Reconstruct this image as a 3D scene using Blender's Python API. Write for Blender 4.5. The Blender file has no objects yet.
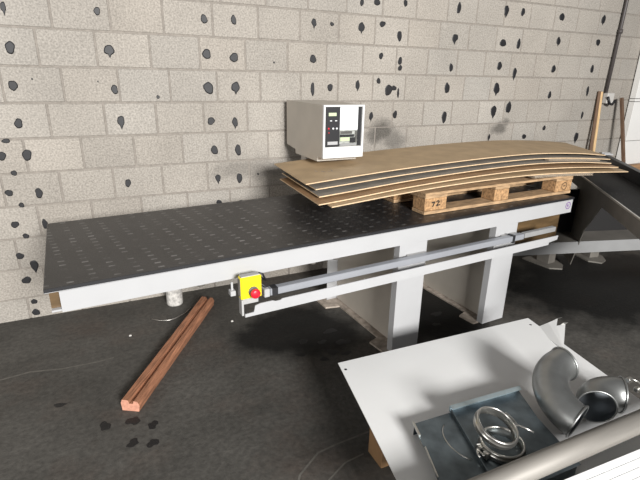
import bpy, bmesh, math, random
from mathutils import Vector, Matrix
random.seed(7)
SC = bpy.context.scene
COL = SC.collection

# ------------------------------------------------------------------ camera
F_PX, PITCH, ROLL, YAW, CAM_H = 458.56, 0.34015, 0.018018, -0.446955, 1.6
cy_, sy_ = math.cos(YAW), math.sin(YAW)
fwd = Vector((-sy_*math.cos(PITCH), cy_*math.cos(PITCH), -math.sin(PITCH)))
r0 = Vector((cy_, sy_, 0)); u0 = r0.cross(fwd)
right = r0*math.cos(ROLL) + u0*math.sin(ROLL)
up = -r0*math.sin(ROLL) + u0*math.cos(ROLL)
cd = bpy.data.cameras.new('camera'); cam = bpy.data.objects.new('camera', cd); COL.objects.link(cam)
M = Matrix((right, up, -fwd)).transposed().to_4x4(); M.translation = Vector((0, 0, CAM_H))
cam.matrix_world = M
cd.sensor_fit = 'HORIZONTAL'; cd.sensor_width = 36.0; cd.lens = F_PX/640*36; cd.clip_start = .02; cd.clip_end = 100
SC.camera = cam

# ------------------------------------------------------------------ light
w = bpy.data.worlds.new('hall_light'); SC.world = w; w.use_nodes = True
bgn = w.node_tree.nodes['Background']; bgn.inputs[0].default_value = (.97, .98, 1, 1); bgn.inputs[1].default_value = .13

def area(name, loc, target, sx, sy, power, col=(1, 1, 1)):
    l = bpy.data.lights.new(name, 'AREA'); l.shape = 'RECTANGLE'; l.size = sx; l.size_y = sy; l.energy = power; l.color = col
    o = bpy.data.objects.new(name, l); COL.objects.link(o); o.location = loc
    o.rotation_euler = (Vector(target)-Vector(loc)).to_track_quat('-Z', 'Y').to_euler()
    return o
area('open_gate_daylight', (.8, -5.2, 3.2), (1.3, 2, .9), 2.1, 1.4, 1230, (1, .99, .97))
area('side_gate_daylight', (-5.5, -1.2, 2.4), (1.2, 2.4, .9), 3.0, 2.4, 150, (1, .985, .96))
SC.view_settings.view_transform = 'Standard'; SC.view_settings.look = 'None'
SC.view_settings.gamma = 1; SC.view_settings.use_curve_mapping = False; SC.view_settings.exposure = 0.0

# ------------------------------------------------------------------ materials
def mat(name, col, rough=.6, metal=0.0, var=0.0, scale=8, bump=0.0, bscale=None, stretch=None, col2=None, spec=None, coat=0):
    m = bpy.data.materials.new(name); m.use_nodes = True
    nt = m.node_tree; b = nt.nodes['Principled BSDF']
    b.inputs['Roughness'].default_value = rough; b.inputs['Metallic'].default_value = metal
    if spec is not None: b.inputs['Specular IOR Level'].default_value = spec
    if coat: b.inputs['Coat Weight'].default_value = coat
    b.inputs['Base Color'].default_value = (*col, 1)
    if var or bump or col2:
        tc = nt.nodes.new('ShaderNodeTexCoord'); mp = nt.nodes.new('ShaderNodeMapping')
        nt.links.new(tc.outputs['Object'], mp.inputs[0])
        if stretch: mp.inputs['Scale'].default_value = stretch
        n = nt.nodes.new('ShaderNodeTexNoise'); n.inputs['Scale'].default_value = scale; n.inputs['Detail'].default_value = 6
        nt.links.new(mp.outputs[0], n.inputs['Vector'])
        rp = nt.nodes.new('ShaderNodeValToRGB'); rp.color_ramp.elements[0].position = .3; rp.color_ramp.elements[1].position = .7
        c2 = col2 or tuple(min(1, c*(1+var)) for c in col); c1 = col if col2 else tuple(c*(1-var) for c in col)
        rp.color_ramp.elements[0].color = (*c1, 1); rp.color_ramp.elements[1].color = (*c2, 1)
        nt.links.new(n.outputs[0], rp.inputs[0]); nt.links.new(rp.outputs[0], b.inputs['Base Color'])
        if bump:
            n2 = nt.nodes.new('ShaderNodeTexNoise'); n2.inputs['Scale'].default_value = bscale or scale; n2.inputs['Detail'].default_value = 4
            nt.links.new(mp.outputs[0], n2.inputs['Vector'])
            bp = nt.nodes.new('ShaderNodeBump'); bp.inputs['Strength'].default_value = bump; bp.inputs['Distance'].default_value = .01
            nt.links.new(n2.outputs[0], bp.inputs['Height']); nt.links.new(bp.outputs[0], b.inputs['Normal'])
    return m

def nodes(m): return m.node_tree.nodes, m.node_tree.links, m.node_tree.nodes['Principled BSDF']

WALL_Y = 3.38
def block_material():
    m = bpy.data.materials.new('concrete_block'); m.use_nodes = True; N, L, b = nodes(m)
    b.inputs['Roughness'].default_value = .95; b.inputs['Specular IOR Level'].default_value = .1
    at = N.new('ShaderNodeAttribute'); at.attribute_name = 'tint'
    tc = N.new('ShaderNodeTexCoord')
    n1 = N.new('ShaderNodeTexNoise'); n1.inputs['Scale'].default_value = 95; n1.inputs['Detail'].default_value = 3
    n2 = N.new('ShaderNodeTexNoise'); n2.inputs['Scale'].default_value = 1.6; n2.inputs['Detail'].default_value = 5
    L.new(tc.outputs['Object'], n1.inputs['Vector']); L.new(tc.outputs['Object'], n2.inputs['Vector'])
    r1 = N.new('ShaderNodeMapRange'); r1.inputs[1].default_value = .3; r1.inputs[2].default_value = .7; r1.inputs[3].default_value = .72; r1.inputs[4].default_value = 1.2
    r2 = N.new('ShaderNodeMapRange'); r2.inputs[1].default_value = .3; r2.inputs[2].default_value = .7; r2.inputs[3].default_value = .88; r2.inputs[4].default_value = 1.08
    L.new(n1.outputs[0], r1.inputs[0]); L.new(n2.outputs[0], r2.inputs[0])
    mu = N.new('ShaderNodeMath'); mu.operation = 'MULTIPLY'; L.new(r1.outputs[0], mu.inputs[0]); L.new(r2.outputs[0], mu.inputs[1])
    mx = N.new('ShaderNodeVectorMath'); mx.operation = 'SCALE'; L.new(at.outputs['Color'], mx.inputs[0]); L.new(mu.outputs[0], mx.inputs['Scale'])
    # grey soot smears with ragged outlines; the last is the stack's shadow painted in
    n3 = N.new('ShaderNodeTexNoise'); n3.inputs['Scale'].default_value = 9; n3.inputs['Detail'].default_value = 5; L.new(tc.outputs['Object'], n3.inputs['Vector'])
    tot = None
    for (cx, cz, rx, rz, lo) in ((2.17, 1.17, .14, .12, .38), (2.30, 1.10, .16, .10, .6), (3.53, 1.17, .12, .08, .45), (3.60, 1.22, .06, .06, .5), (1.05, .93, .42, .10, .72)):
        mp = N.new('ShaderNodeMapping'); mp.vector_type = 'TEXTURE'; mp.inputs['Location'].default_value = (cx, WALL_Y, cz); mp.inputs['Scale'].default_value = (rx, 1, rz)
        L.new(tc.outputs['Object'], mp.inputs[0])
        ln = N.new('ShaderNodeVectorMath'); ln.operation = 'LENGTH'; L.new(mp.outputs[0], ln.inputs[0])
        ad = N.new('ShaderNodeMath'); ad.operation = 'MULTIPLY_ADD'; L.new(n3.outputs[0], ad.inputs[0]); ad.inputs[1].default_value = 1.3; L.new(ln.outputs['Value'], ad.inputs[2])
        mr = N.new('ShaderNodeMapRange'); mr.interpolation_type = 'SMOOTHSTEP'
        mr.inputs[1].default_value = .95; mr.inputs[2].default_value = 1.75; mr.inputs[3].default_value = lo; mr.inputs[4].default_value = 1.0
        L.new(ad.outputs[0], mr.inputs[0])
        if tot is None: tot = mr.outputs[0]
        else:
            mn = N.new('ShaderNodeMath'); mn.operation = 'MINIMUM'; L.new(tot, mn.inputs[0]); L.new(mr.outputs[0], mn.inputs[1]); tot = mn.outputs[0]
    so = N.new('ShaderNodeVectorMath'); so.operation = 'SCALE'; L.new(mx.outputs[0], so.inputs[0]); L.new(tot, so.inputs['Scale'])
    L.new(so.outputs[0], b.inputs['Base Color'])
    bp = N.new('ShaderNodeBump'); bp.inputs['Strength'].default_value = .45; bp.inputs['Distance'].default_value = .006
    L.new(n1.outputs[0], bp.inputs['Height']); L.new(bp.outputs[0], b.inputs['Normal'])
    return m

def floor_material():
    m = bpy.data.materials.new('worn_concrete'); m.use_nodes = True; N, L, b = nodes(m)
    b.inputs['Specular IOR Level'].default_value = .3
    tc = N.new('ShaderNodeTexCoord')
    def noise(s, d, st=None):
        n = N.new('ShaderNodeTexNoise'); n.inputs['Scale'].default_value = s; n.inputs['Detail'].default_value = d; n.inputs['Roughness'].default_value = .6
        if st:
            mp = N.new('ShaderNodeMapping'); mp.inputs['Scale'].default_value = st; mp.inputs['Rotation'].default_value = (0, 0, .2)
            L.new(tc.outputs['Object'], mp.inputs[0]); L.new(mp.outputs[0], n.inputs['Vector'])
        else: L.new(tc.outputs['Object'], n.inputs['Vector'])
        return n
    big = noise(1.3, 6); fine = noise(38, 5); streak = noise(2, 6, (1, 4, 1)); brown = noise(2.2, 5)
    rp = N.new('ShaderNodeValToRGB'); e = rp.color_ramp.elements
    e[0].position = .32; e[0].color = (.050, .047, .042, 1); e[1].position = .68; e[1].color = (.094, .088, .079, 1)
    L.new(big.outputs[0], rp.inputs[0])
    r2 = N.new('ShaderNodeValToRGB'); r2.color_ramp.elements[0].position = .5; r2.color_ramp.elements[1].position = .75
    r2.color_ramp.elements[0].color = (0, 0, 0, 1); r2.color_ramp.elements[1].color = (.6, .6, .6, 1)
    L.new(brown.outputs[0], r2.inputs[0])
    mx = N.new('ShaderNodeMix'); mx.data_type = 'RGBA'; L.new(r2.outputs[0], mx.inputs[0]); L.new(rp.outputs[0], mx.inputs[6]); mx.inputs[7].default_value = (.088, .066, .054, 1)
    ra = N.new('ShaderNodeMapRange'); ra.inputs[1].default_value = .3; ra.inputs[2].default_value = .7; ra.inputs[3].default_value = .72; ra.inputs[4].default_value = 1.25
    L.new(fine.outputs[0], ra.inputs[0])
    rb = N.new('ShaderNodeMapRange'); rb.inputs[1].default_value = .3; rb.inputs[2].default_value = .7; rb.inputs[3].default_value = .9; rb.inputs[4].default_value = 1.1
    L.new(streak.outputs[0], rb.inputs[0])
    mu = N.new('ShaderNodeMath'); mu.operation = 'MULTIPLY'; L.new(ra.outputs[0], mu.inputs[0]); L.new(rb.outputs[0], mu.inputs[1])
    sc = N.new('ShaderNodeVectorMath'); sc.operation = 'SCALE'; L.new(mx.outputs[2], sc.inputs[0]); L.new(mu.outputs[0], sc.inputs['Scale'])
    # machine shade painted into the floor colour as dark oily areas, ragged outline
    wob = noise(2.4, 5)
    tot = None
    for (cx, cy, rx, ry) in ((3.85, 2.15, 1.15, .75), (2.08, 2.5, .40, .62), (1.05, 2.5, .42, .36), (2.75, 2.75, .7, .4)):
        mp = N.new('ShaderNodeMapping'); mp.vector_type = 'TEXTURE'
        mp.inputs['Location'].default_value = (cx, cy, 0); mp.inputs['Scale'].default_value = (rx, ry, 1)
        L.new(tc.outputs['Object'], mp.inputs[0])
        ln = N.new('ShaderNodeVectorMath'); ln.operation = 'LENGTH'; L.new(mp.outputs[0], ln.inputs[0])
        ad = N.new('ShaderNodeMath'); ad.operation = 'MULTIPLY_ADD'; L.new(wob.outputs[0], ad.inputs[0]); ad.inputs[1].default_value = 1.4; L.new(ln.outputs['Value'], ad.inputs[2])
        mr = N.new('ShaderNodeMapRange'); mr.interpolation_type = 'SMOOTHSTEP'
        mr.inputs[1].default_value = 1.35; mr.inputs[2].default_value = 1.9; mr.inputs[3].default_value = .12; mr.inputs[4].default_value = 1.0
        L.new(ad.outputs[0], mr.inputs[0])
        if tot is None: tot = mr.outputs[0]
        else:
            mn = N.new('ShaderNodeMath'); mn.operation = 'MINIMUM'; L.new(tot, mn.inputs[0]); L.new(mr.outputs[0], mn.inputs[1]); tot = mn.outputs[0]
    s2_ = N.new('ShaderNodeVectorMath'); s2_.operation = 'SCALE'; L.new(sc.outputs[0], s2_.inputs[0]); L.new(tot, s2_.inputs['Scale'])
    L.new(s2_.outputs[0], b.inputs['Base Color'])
    rr = N.new('ShaderNodeMapRange'); rr.inputs[3].default_value = .5; rr.inputs[4].default_value = .9; L.new(big.outputs[0], rr.inputs[0]); L.new(rr.outputs[0], b.inputs['Roughness'])
    bp = N.new('ShaderNodeBump'); bp.inputs['Strength'].default_value = .35; bp.inputs['Distance'].default_value = .008
    L.new(fine.outputs[0], bp.inputs['Height']); L.new(bp.outputs[0], b.inputs['Normal'])
    return m

def bed_material(name, base, dash, du, dv, rough, thr, spec=.55):
    """black machine bed: regular rows of short pale nozzle slots, many worn away"""
    m = bpy.data.materials.new(name); m.use_nodes = True; N, L, b = nodes(m)
    b.inputs['Roughness'].default_value = rough; b.inputs['Specular IOR Level'].default_value = spec
    tc = N.new('ShaderNodeTexCoord'); sp = N.new('ShaderNodeSeparateXYZ'); L.new(tc.outputs['Object'], sp.inputs[0])
    def math_(op, a, c=None):
        n = N.new('ShaderNodeMath'); n.operation = op
        for i, v in enumerate((a, c)):
            if v is None: continue
            if isinstance(v, (int, float)): n.inputs[i].default_value = v
            else: L.new(v, n.inputs[i])
        return n.outputs[0]
    v_ = math_('DIVIDE', sp.outputs[1], dv); row = math_('FLOOR', v_)
    u_ = math_('ADD', math_('DIVIDE', sp.outputs[0], du), math_('MULTIPLY', row, .07))
    fu = math_('FRACT', u_); fv = math_('FRACT', v_)
    inu = math_('LESS_THAN', math_('ABSOLUTE', math_('SUBTRACT', fu, .5)), .15)
    inv = math_('LESS_THAN', math_('ABSOLUTE', math_('SUBTRACT', fv, .5)), .13)
    n = N.new('ShaderNodeTexNoise'); n.inputs['Scale'].default_value = 13; n.inputs['Detail'].default_value = 3; L.new(tc.outputs['Object'], n.inputs['Vector'])
    mask = math_('MULTIPLY', math_('MULTIPLY', inu, inv), math_('MULTIPLY', math_('SUBTRACT', n.outputs[0], thr), 2.6))
    n2 = N.new('ShaderNodeTexNoise'); n2.inputs['Scale'].default_value = 150; L.new(tc.outputs['Object'], n2.inputs['Vector'])
    speck = math_('MULTIPLY', math_('GREATER_THAN', n2.outputs[0], .69), .12)
    mk = N.new('ShaderNodeClamp'); L.new(math_('ADD', mask, speck), mk.inputs[0])
    n3 = N.new('ShaderNodeTexNoise'); n3.inputs['Scale'].default_value = 3; n3.inputs['Detail'].default_value = 5; L.new(tc.outputs['Object'], n3.inputs['Vector'])
    rp = N.new('ShaderNodeValToRGB'); rp.color_ramp.elements[0].position = .3; rp.color_ramp.elements[1].position = .75
    rp.color_ramp.elements[0].color = (*[c*.75 for c in base], 1); rp.color_ramp.elements[1].color = (*[c*1.5 for c in base], 1); L.new(n3.outputs[0], rp.inputs[0])
    mx = N.new('ShaderNodeMix'); mx.data_type = 'RGBA'; L.new(mk.outputs[0], mx.inputs[0]); L.new(rp.outputs[0], mx.inputs[6]); mx.inputs[7].default_value = (*dash, 1)
    L.new(mx.outputs[2], b.inputs['Base Color'])
    bp = N.new('ShaderNodeBump'); bp.inputs['Strength'].default_value = .3; bp.inputs['Distance'].default_value = .003
    L.new(n2.outputs[0], bp.inputs['Height']); L.new(bp.outputs[0], b.inputs['Normal'])
    return m

MAT = dict(
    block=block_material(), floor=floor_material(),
    mortar=mat('mortar', (.26, .234, .207), .95, var=.15, scale=40, bump=.4, spec=.1),
    glue=mat('black_adhesive', (.012, .012, .014), .55, var=.3, scale=60),
    oil_shade=mat('oil_stain_and_shade', (.012, .011, .011), .6),
    scratch=mat('pale_scratch', (.105, .097, .085), .9, var=.2, scale=40),
    bed=bed_material('black_bed', (.019, .018, .018), (.23, .225, .22), .088, .052, .40, .39),
    bed2=bed_material('black_bed_worn', (.010, .010, .0105), (.16, .16, .16), .05, .034, .6, .50, .18),
    white=mat('white_paint', (.385, .385, .39), .42, var=.03, scale=5),
    white_sheet=mat('white_coated_sheet', (.64, .64, .635), .45, var=.03, scale=3),
    grey=mat('grey_paint', (.36, .355, .35), .5, var=.05, scale=5),
    taupe=mat('taupe_paint', (.47, .43, .375), .55, var=.05, scale=6),
    plate=mat('dusty_plate', (.33, .28, .235), .85, var=.35, scale=24, bump=.2),
    darkgrey=mat('dark_grey_paint', (.15, .138, .122), .55, var=.15, scale=6),
    lightgrey=mat('light_grey_paint', (.25, .25, .25), .5, var=.08, scale=5),
    alu=mat('aluminium', (.30, .31, .335), .4, .25, var=.05, scale=5),
    black=mat('black_plastic', (.015, .015, .017), .45),
    brown=mat('brown_panel', (.10, .062, .028), .4, var=.4, scale=5, stretch=(1, 1, 6)),
    yellow=mat('yellow_plastic', (.86, .70, .01), .4), red=mat('red_plastic', (.62, .012, .03), .35),
    purple=mat('purple_print', (.20, .10, .30), .6),
    board=mat('hardboard', (.40, .285, .165), .62, var=.13, scale=7, bump=.05, bscale=80),
    board_grey=mat('grey_film_board', (.20, .18, .155), .6, var=.2, scale=8),
    board_brown=mat('brown_board', (.27, .158, .078), .6, var=.2, scale=8),
    board_edge=mat('pale_board_edge', (.62, .45, .28), .8, var=.15, scale=40),
    card=mat('corrugated_cardboard', (.46, .385, .30), .9, var=.12, scale=20),
    pine=mat('pallet_pine', (.36, .235, .13), .8, var=.4, scale=14, bump=.25, bscale=30, stretch=(1, 6, 6)),
    chip=mat('pressed_chip_block', (.36, .21, .10), .85, var=.45, scale=60, bump=.4, bscale=70),
    ink=mat('marker_ink', (.02, .016, .012), .7),
    stave=mat('batten_pine', (.62, .42, .22), .75, var=.2, scale=12, stretch=(8, 8, 1)),
    stave_dark=mat('batten_brown', (.13, .075, .045), .75, var=.3, scale=12, stretch=(8, 8, 1)),
    redwood=mat('reddish_hardwood', (.30, .135, .075), .6, var=.45, scale=9, bump=.1, stretch=(14, 1, 14)),
    redwood_end=mat('hardwood_end_grain', (.52, .25, .17), .8, var=.2, scale=60),
    galv=mat('galvanised_steel', (.125, .15, .165), .42, .8, var=.4, scale=11, bump=.04),
    galv_pale=mat('galvanised_edge', (.45, .55, .60), .35, .8, var=.2, scale=11),
    duct=mat('spun_duct_steel', (.27, .275, .27), .40, .88, var=.22, scale=9),
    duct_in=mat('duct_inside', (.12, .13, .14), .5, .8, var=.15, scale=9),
    zinc=mat('zinc_clip', (.50, .49, .46), .28, .95, var=.1, scale=20),
    tube=mat('dull_grey_tube', (.20, .187, .168), .6, .2, var=.2, scale=5, stretch=(.4, 4, 4)),
    rib=mat('white_ribbed_plastic', (.80, .80, .80), .5, var=.03, scale=8),
    stone=mat('pale_terrazzo', (.55, .53, .50), .8, var=.35, scale=45),
    screen=mat('white_display_sheet', (.75, .77, .78), .35), lcd=mat('pale_green_screen', (.50, .60, .38), .3),
    inner=mat('machine_interior', (.30, .31, .29), .5, var=.5, scale=30),
    panelwhite=mat('white_sandwich_panel', (.78, .765, .74), .5, var=.03, scale=3),
    plank=mat('brown_plank', (.34, .20, .105), .65, var=.2, scale=6, stretch=(1, 8, 8)),
    pipe=mat('dark_conduit', (.07, .06, .058), .5), wire=mat('steel_wire', (.5, .48, .45), .35, .9),
    pvc=mat('pale_socket', (.50, .48, .45), .6),
)

# ------------------------------------------------------------------ mesh helpers
def nb(): return bmesh.new()

def box(bm, x0, x1, y0, y1, z0, z1, bev=0, mi=0, tilt=0, mtx=None):
    r = bmesh.ops.create_cube(bm, size=1); vs = r['verts']
    for v in vs:
        v.co = Vector(((x0+x1)/2+v.co.x*(x1-x0), (y0+y1)/2+v.co.y*(y1-y0), (z0+z1)/2+v.co.z*(z1-z0)))
        v.co.z += tilt*v.co.x
        if mtx: v.co = mtx @ v.co
    fs = {f for v in vs for f in v.link_faces}
    for f in fs: f.material_index = mi
    if bev:
        es = list({e for v in vs for e in v.link_edges})
        g = bmesh.ops.bevel(bm, geom=es, offset=bev, segments=1, affect='EDGES', profile=.5)
        for f in g['faces']: f.material_index = mi

def prism(bm, pts, h0, h1, axis='z', mi=0, mtx=None, cap_mi=None):
    """polygon pts (a,b) extruded along axis from h0 to h1"""
    def P(a, b, h):
        v = {'z': (a, b, h), 'y': (a, h, b), 'x': (h, a, b)}[axis]
        v = Vector(v); return mtx @ v if mtx else v
    A = [bm.verts.new(P(a, b, h0)) for a, b in pts]; B = [bm.verts.new(P(a, b, h1)) for a, b in pts]
    n = len(pts); fs = []
    for i in range(n):
        f = bm.faces.new((A[i], A[(i+1) % n], B[(i+1) % n], B[i])); f.material_index = mi; fs.append(f)
    for f in (bm.faces.new(A), bm.faces.new(B)):
        f.material_index = mi if cap_mi is None else cap_mi; fs.append(f)
    bmesh.ops.recalc_face_normals(bm, faces=fs)

def sweep(bm, path, rad, seg=16, closed=False, mi=0, cap=True, prof=None):
    """tube along path; rad number or list; prof = list of (r offset, s) for ring profile is not used here"""
    pts = [Vector(p) for p in path]; n = len(pts); rings = []
    t0 = (pts[1]-pts[0]).normalized()
    ref = Vector((0, 0, 1)) if abs(t0.z) < .9 else Vector((1, 0, 0))
    nrm = (ref - t0*ref.dot(t0)).normalized()
    for i, p in enumerate(pts):
        if closed: t = (pts[(i+1) % n]-pts[i-1]).normalized()
        else: t = (pts[min(i+1, n-1)]-pts[max(i-1, 0)]).normalized()
        nrm = (nrm - t*nrm.dot(t)).normalized(); bi = t.cross(nrm)
        r = rad[i] if isinstance(rad, (list, tuple)) else rad
        rings.append([bm.verts.new(p+nrm*r*math.cos(2*math.pi*k/seg)+bi*r*math.sin(2*math.pi*k/seg)) for k in range(seg)])
    for i in range(n if closed else n-1):
        a, b = rings[i], rings[(i+1) % n]
        for k in range(seg):
            f = bm.faces.new((a[k], a[(k+1) % seg], b[(k+1) % seg], b[k])); f.smooth = True; f.material_index = mi
    if cap and not closed:
        for rg, rev in ((rings[0], True), (rings[-1], False)):
            f = bm.faces.new(list(reversed(rg)) if rev else rg); f.material_index = mi
    return rings

def lathe(bm, prof, mtx=None, seg=32, mi=0, closed=False):
    """prof = (r, z) pairs spun about z"""
    mtx = mtx or Matrix(); rings = []
    for r, z in prof:
        rings.append([bm.verts.new(mtx @ Vector((r*math.cos(2*math.pi*k/seg), r*math.sin(2*math.pi*k/seg), z))) for k in range(seg)])
    rng = range(len(prof)) if closed else range(len(prof)-1); fs = []
    for i in rng:
        a, b = rings[i], rings[(i+1) % len(prof)]
        for k in range(seg):
            f = bm.faces.new((a[k], a[(k+1) % seg], b[(k+1) % seg], b[k])); f.smooth = True; f.material_index = mi; fs.append(f)
    if not closed:
        for rg in (rings[0], rings[-1]):
            if prof[0 if rg is rings[0] else -1][0] > 1e-5:
                f = bm.faces.new(rg); f.material_index = mi; fs.append(f)
    bmesh.ops.recalc_face_normals(bm, faces=fs)

def obj(name, bm, mats, parent=None, loc=None, smooth=False):
    bmesh.ops.remove_doubles(bm, verts=bm.verts, dist=1e-6)
    if loc is not None:
        bmesh.ops.translate(bm, verts=bm.verts, vec=-Vector(loc))
    me = bpy.data.meshes.new(name); bm.to_mesh(me); bm.free()
    for m in (mats if isinstance(mats, (list, tuple)) else [mats]): me.materials.append(m)
    o = bpy.data.objects.new(name, me); COL.objects.link(o)
    if loc is not None: o.location = loc
    if parent: o.parent = parent
    return o

def tag(o, label=None, cat=None, group=None, kind=None):
    if label: o['label'] = label
    if cat: o['category'] = cat
    if group: o['group'] = group
    if kind: o['kind'] = kind
    return o

def thing(name, label, cat, loc, rz=0, group=None):
    o = bpy.data.objects.new(name, None); COL.objects.link(o); o.empty_display_size = .1
    o.location = loc; o.rotation_euler = (0, 0, rz)
    return tag(o, label, cat, group)

def blob_poly(bm, cx, cy, rx, ry, plane, h, mi, drip=0, seed=0, n=16, wob=.16):
    rnd = random.Random(seed); ph = [rnd.uniform(0, 6.28) for _ in range(3)]
    ring = []
    for k in range(n):
        a = 2*math.pi*k/n
        q = 1+wob*(math.sin(2*a+ph[0])*.5+math.sin(3*a+ph[1])*.4+math.sin(5*a+ph[2])*.3)
        x, z = cx+rx*q*math.cos(a), cy+ry*q*math.sin(a)
        if drip and math.sin(a) < -.93: z -= drip
        ring.append((x, z))
    def P(x, z, k): return (x, plane-k, z) if mi_wall else (x, z, plane+k)
    mi_wall = h > 0; hh = abs(h)
    o = [bm.verts.new(P(x, z, .0006)) for x, z in ring]
    i_ = [bm.verts.new(P(cx+(x-cx)*.8, cy+(z-cy)*.8, hh)) for x, z in ring]
    fs = [bm.faces.new((o[k], o[(k+1) % n], i_[(k+1) % n], i_[k])) for k in range(n)]
    fs.append(bm.faces.new(i_))
    for f in fs: f.material_index = mi
    bmesh.ops.recalc_face_normals(bm, faces=fs)
    nn = fs[-1].normal; want = Vector((0, -1, 0)) if mi_wall else Vector((0, 0, 1))
    if nn.dot(want) < 0: bmesh.ops.reverse_faces(bm, faces=fs)

# ------------------------------------------------------------------ setting: floor and block wall
WY = 3.38
bm = nb()
vs = [bm.verts.new(p) for p in ((-7, -9, 0), (12, -9, 0), (12, WY+.3, 0), (-7, WY+.3, 0))]
bm.faces.new(vs)
for i, (x, y, rx, ry) in enumerate([(-.151, 2.044, .026, .03), (-.026, 2.026, .031, .03), (-.038, 1.874, .025, .026), (.059, 1.958, .022, .029), (.045, 1.836, .025, .026),
        (1.236, 2.397, .043, .029), (1.252, 2.242, .047, .032), (1.141, 2.166, .04, .03), (1.21, 2.124, .034, .024), (1.128, 2.296, .029, .022), (-.355, 2.3, .028, .017),
        (1.02, 2.35, .035, .025), (1.06, 2.12, .03, .02), (.95, 2.22, .03, .02), (2.05, 2.3, .04, .03), (1.95, 2.18, .03, .02)]):
    blob_poly(bm, x, y, rx, ry, 0, -.0012, 1, seed=i+300, wob=.35)
# pale scratched lines and a worn edge in the concrete
for ln, wd in (([(.50, 1.26), (.592, 1.391), (.714, 1.47), (.806, 1.481), (.976, 1.488), (1.1, 1.5)], .005), ([(.66, 1.30), (.80, 1.37), (.90, 1.38)], .004)):
    for (xa, ya), (xb, yb) in zip(ln, ln[1:]):
        d = Vector((xb-xa, yb-ya, 0)); nrm = Vector((-d.y, d.x, 0)).normalized()*wd
        q = [Vector((xa, ya, .0012))-nrm, Vector((xb, yb, .0012))-nrm, Vector((xb, yb, .0012))+nrm, Vector((xa, ya, .0012))+nrm]
        f = bm.faces.new([bm.verts.new(v) for v in q]); f.material_index = 2
for pts in ([(-1.3, 2.74), (-.9, 2.70), (-.664, 2.662), (-.5, 2.675), (-.35, 2.64), (-.2, 2.632), (-.1, 2.64)],):
    rnd = random.Random(3); n = len(pts)
    up_ = [bm.verts.new((x+rnd.uniform(-.02, .02), y+rnd.uniform(.004, .012), .0012)) for x, y in pts]; lo_ = [bm.verts.new((v.co.x, v.co.y-rnd.uniform(.008, .018), .0012)) for v in up_]
    for k in range(n-1):
        f = bm.faces.new((lo_[k], lo_[k+1], up_[k+1], up_[k])); f.material_index = 2
tag(obj('floor', bm, [MAT['floor'], MAT['oil_shade'], MAT['scratch']]), kind='structure')

BW, BH, ZA, X0 = .31868, .21147, 1.8476, -.26443
bm = nb()
lay = bm.loops.layers.float_color.new('tint')
f = bm.faces.new([bm.verts.new(p) for p in ((-5, WY+.004, 0), (9, WY+.004, 0), (9, WY+.004, 4.4), (-5, WY+.004, 4.4))]); f.material_index = 1
offs = {0: 0.0, 1: .33}
rr = random.Random(11)
for row in range(-12, 10):
    zt = ZA-row*BH; zb = zt-BH
    if zt < .02: break
    zb = max(zb, -.01)
    off = {-2: .50, -1: .31, 0: 0, 1: .33, 2: -.006, 3: .487, 4: 0.0, 5: .5}.get(row, .4*(row % 2))
    for c in range(-16, 30):
        xa = X0+(c+off)*BW; xb = xa+BW
        if xa < -5 or xb > 9: continue
        g = .0042; j = lambda: rr.uniform(-.0013, .0013)
        x0, x1, z0, z1 = xa+g+j(), xb-g+j(), zb+g+j(), zt-g+j()
        e = .0035; yf = WY+rr.uniform(-.0006, .0006)
        o = [bm.verts.new(p) for p in ((x0, WY+.006, z0), (x1, WY+.006, z0), (x1, WY+.006, z1), (x0, WY+.006, z1))]
        q = [bm.verts.new(p) for p in ((x0+e, yf, z0+e), (x1-e, yf, z0+e), (x1-e, yf, z1-e), (x0+e, yf, z1-e))]
        t = rr.gauss(1, .028); wv = rr.gauss(0, .006)
        col = (.355*t*(1+wv), .326*t, .290*t*(1-wv), 1)
        fs = [bm.faces.new(q)]+[bm.faces.new((o[k], o[(k+1) % 4], q[(k+1) % 4], q[k])) for k in range(4)]
        for f in fs:
            for lp in f.loops: lp[lay] = col
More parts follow.
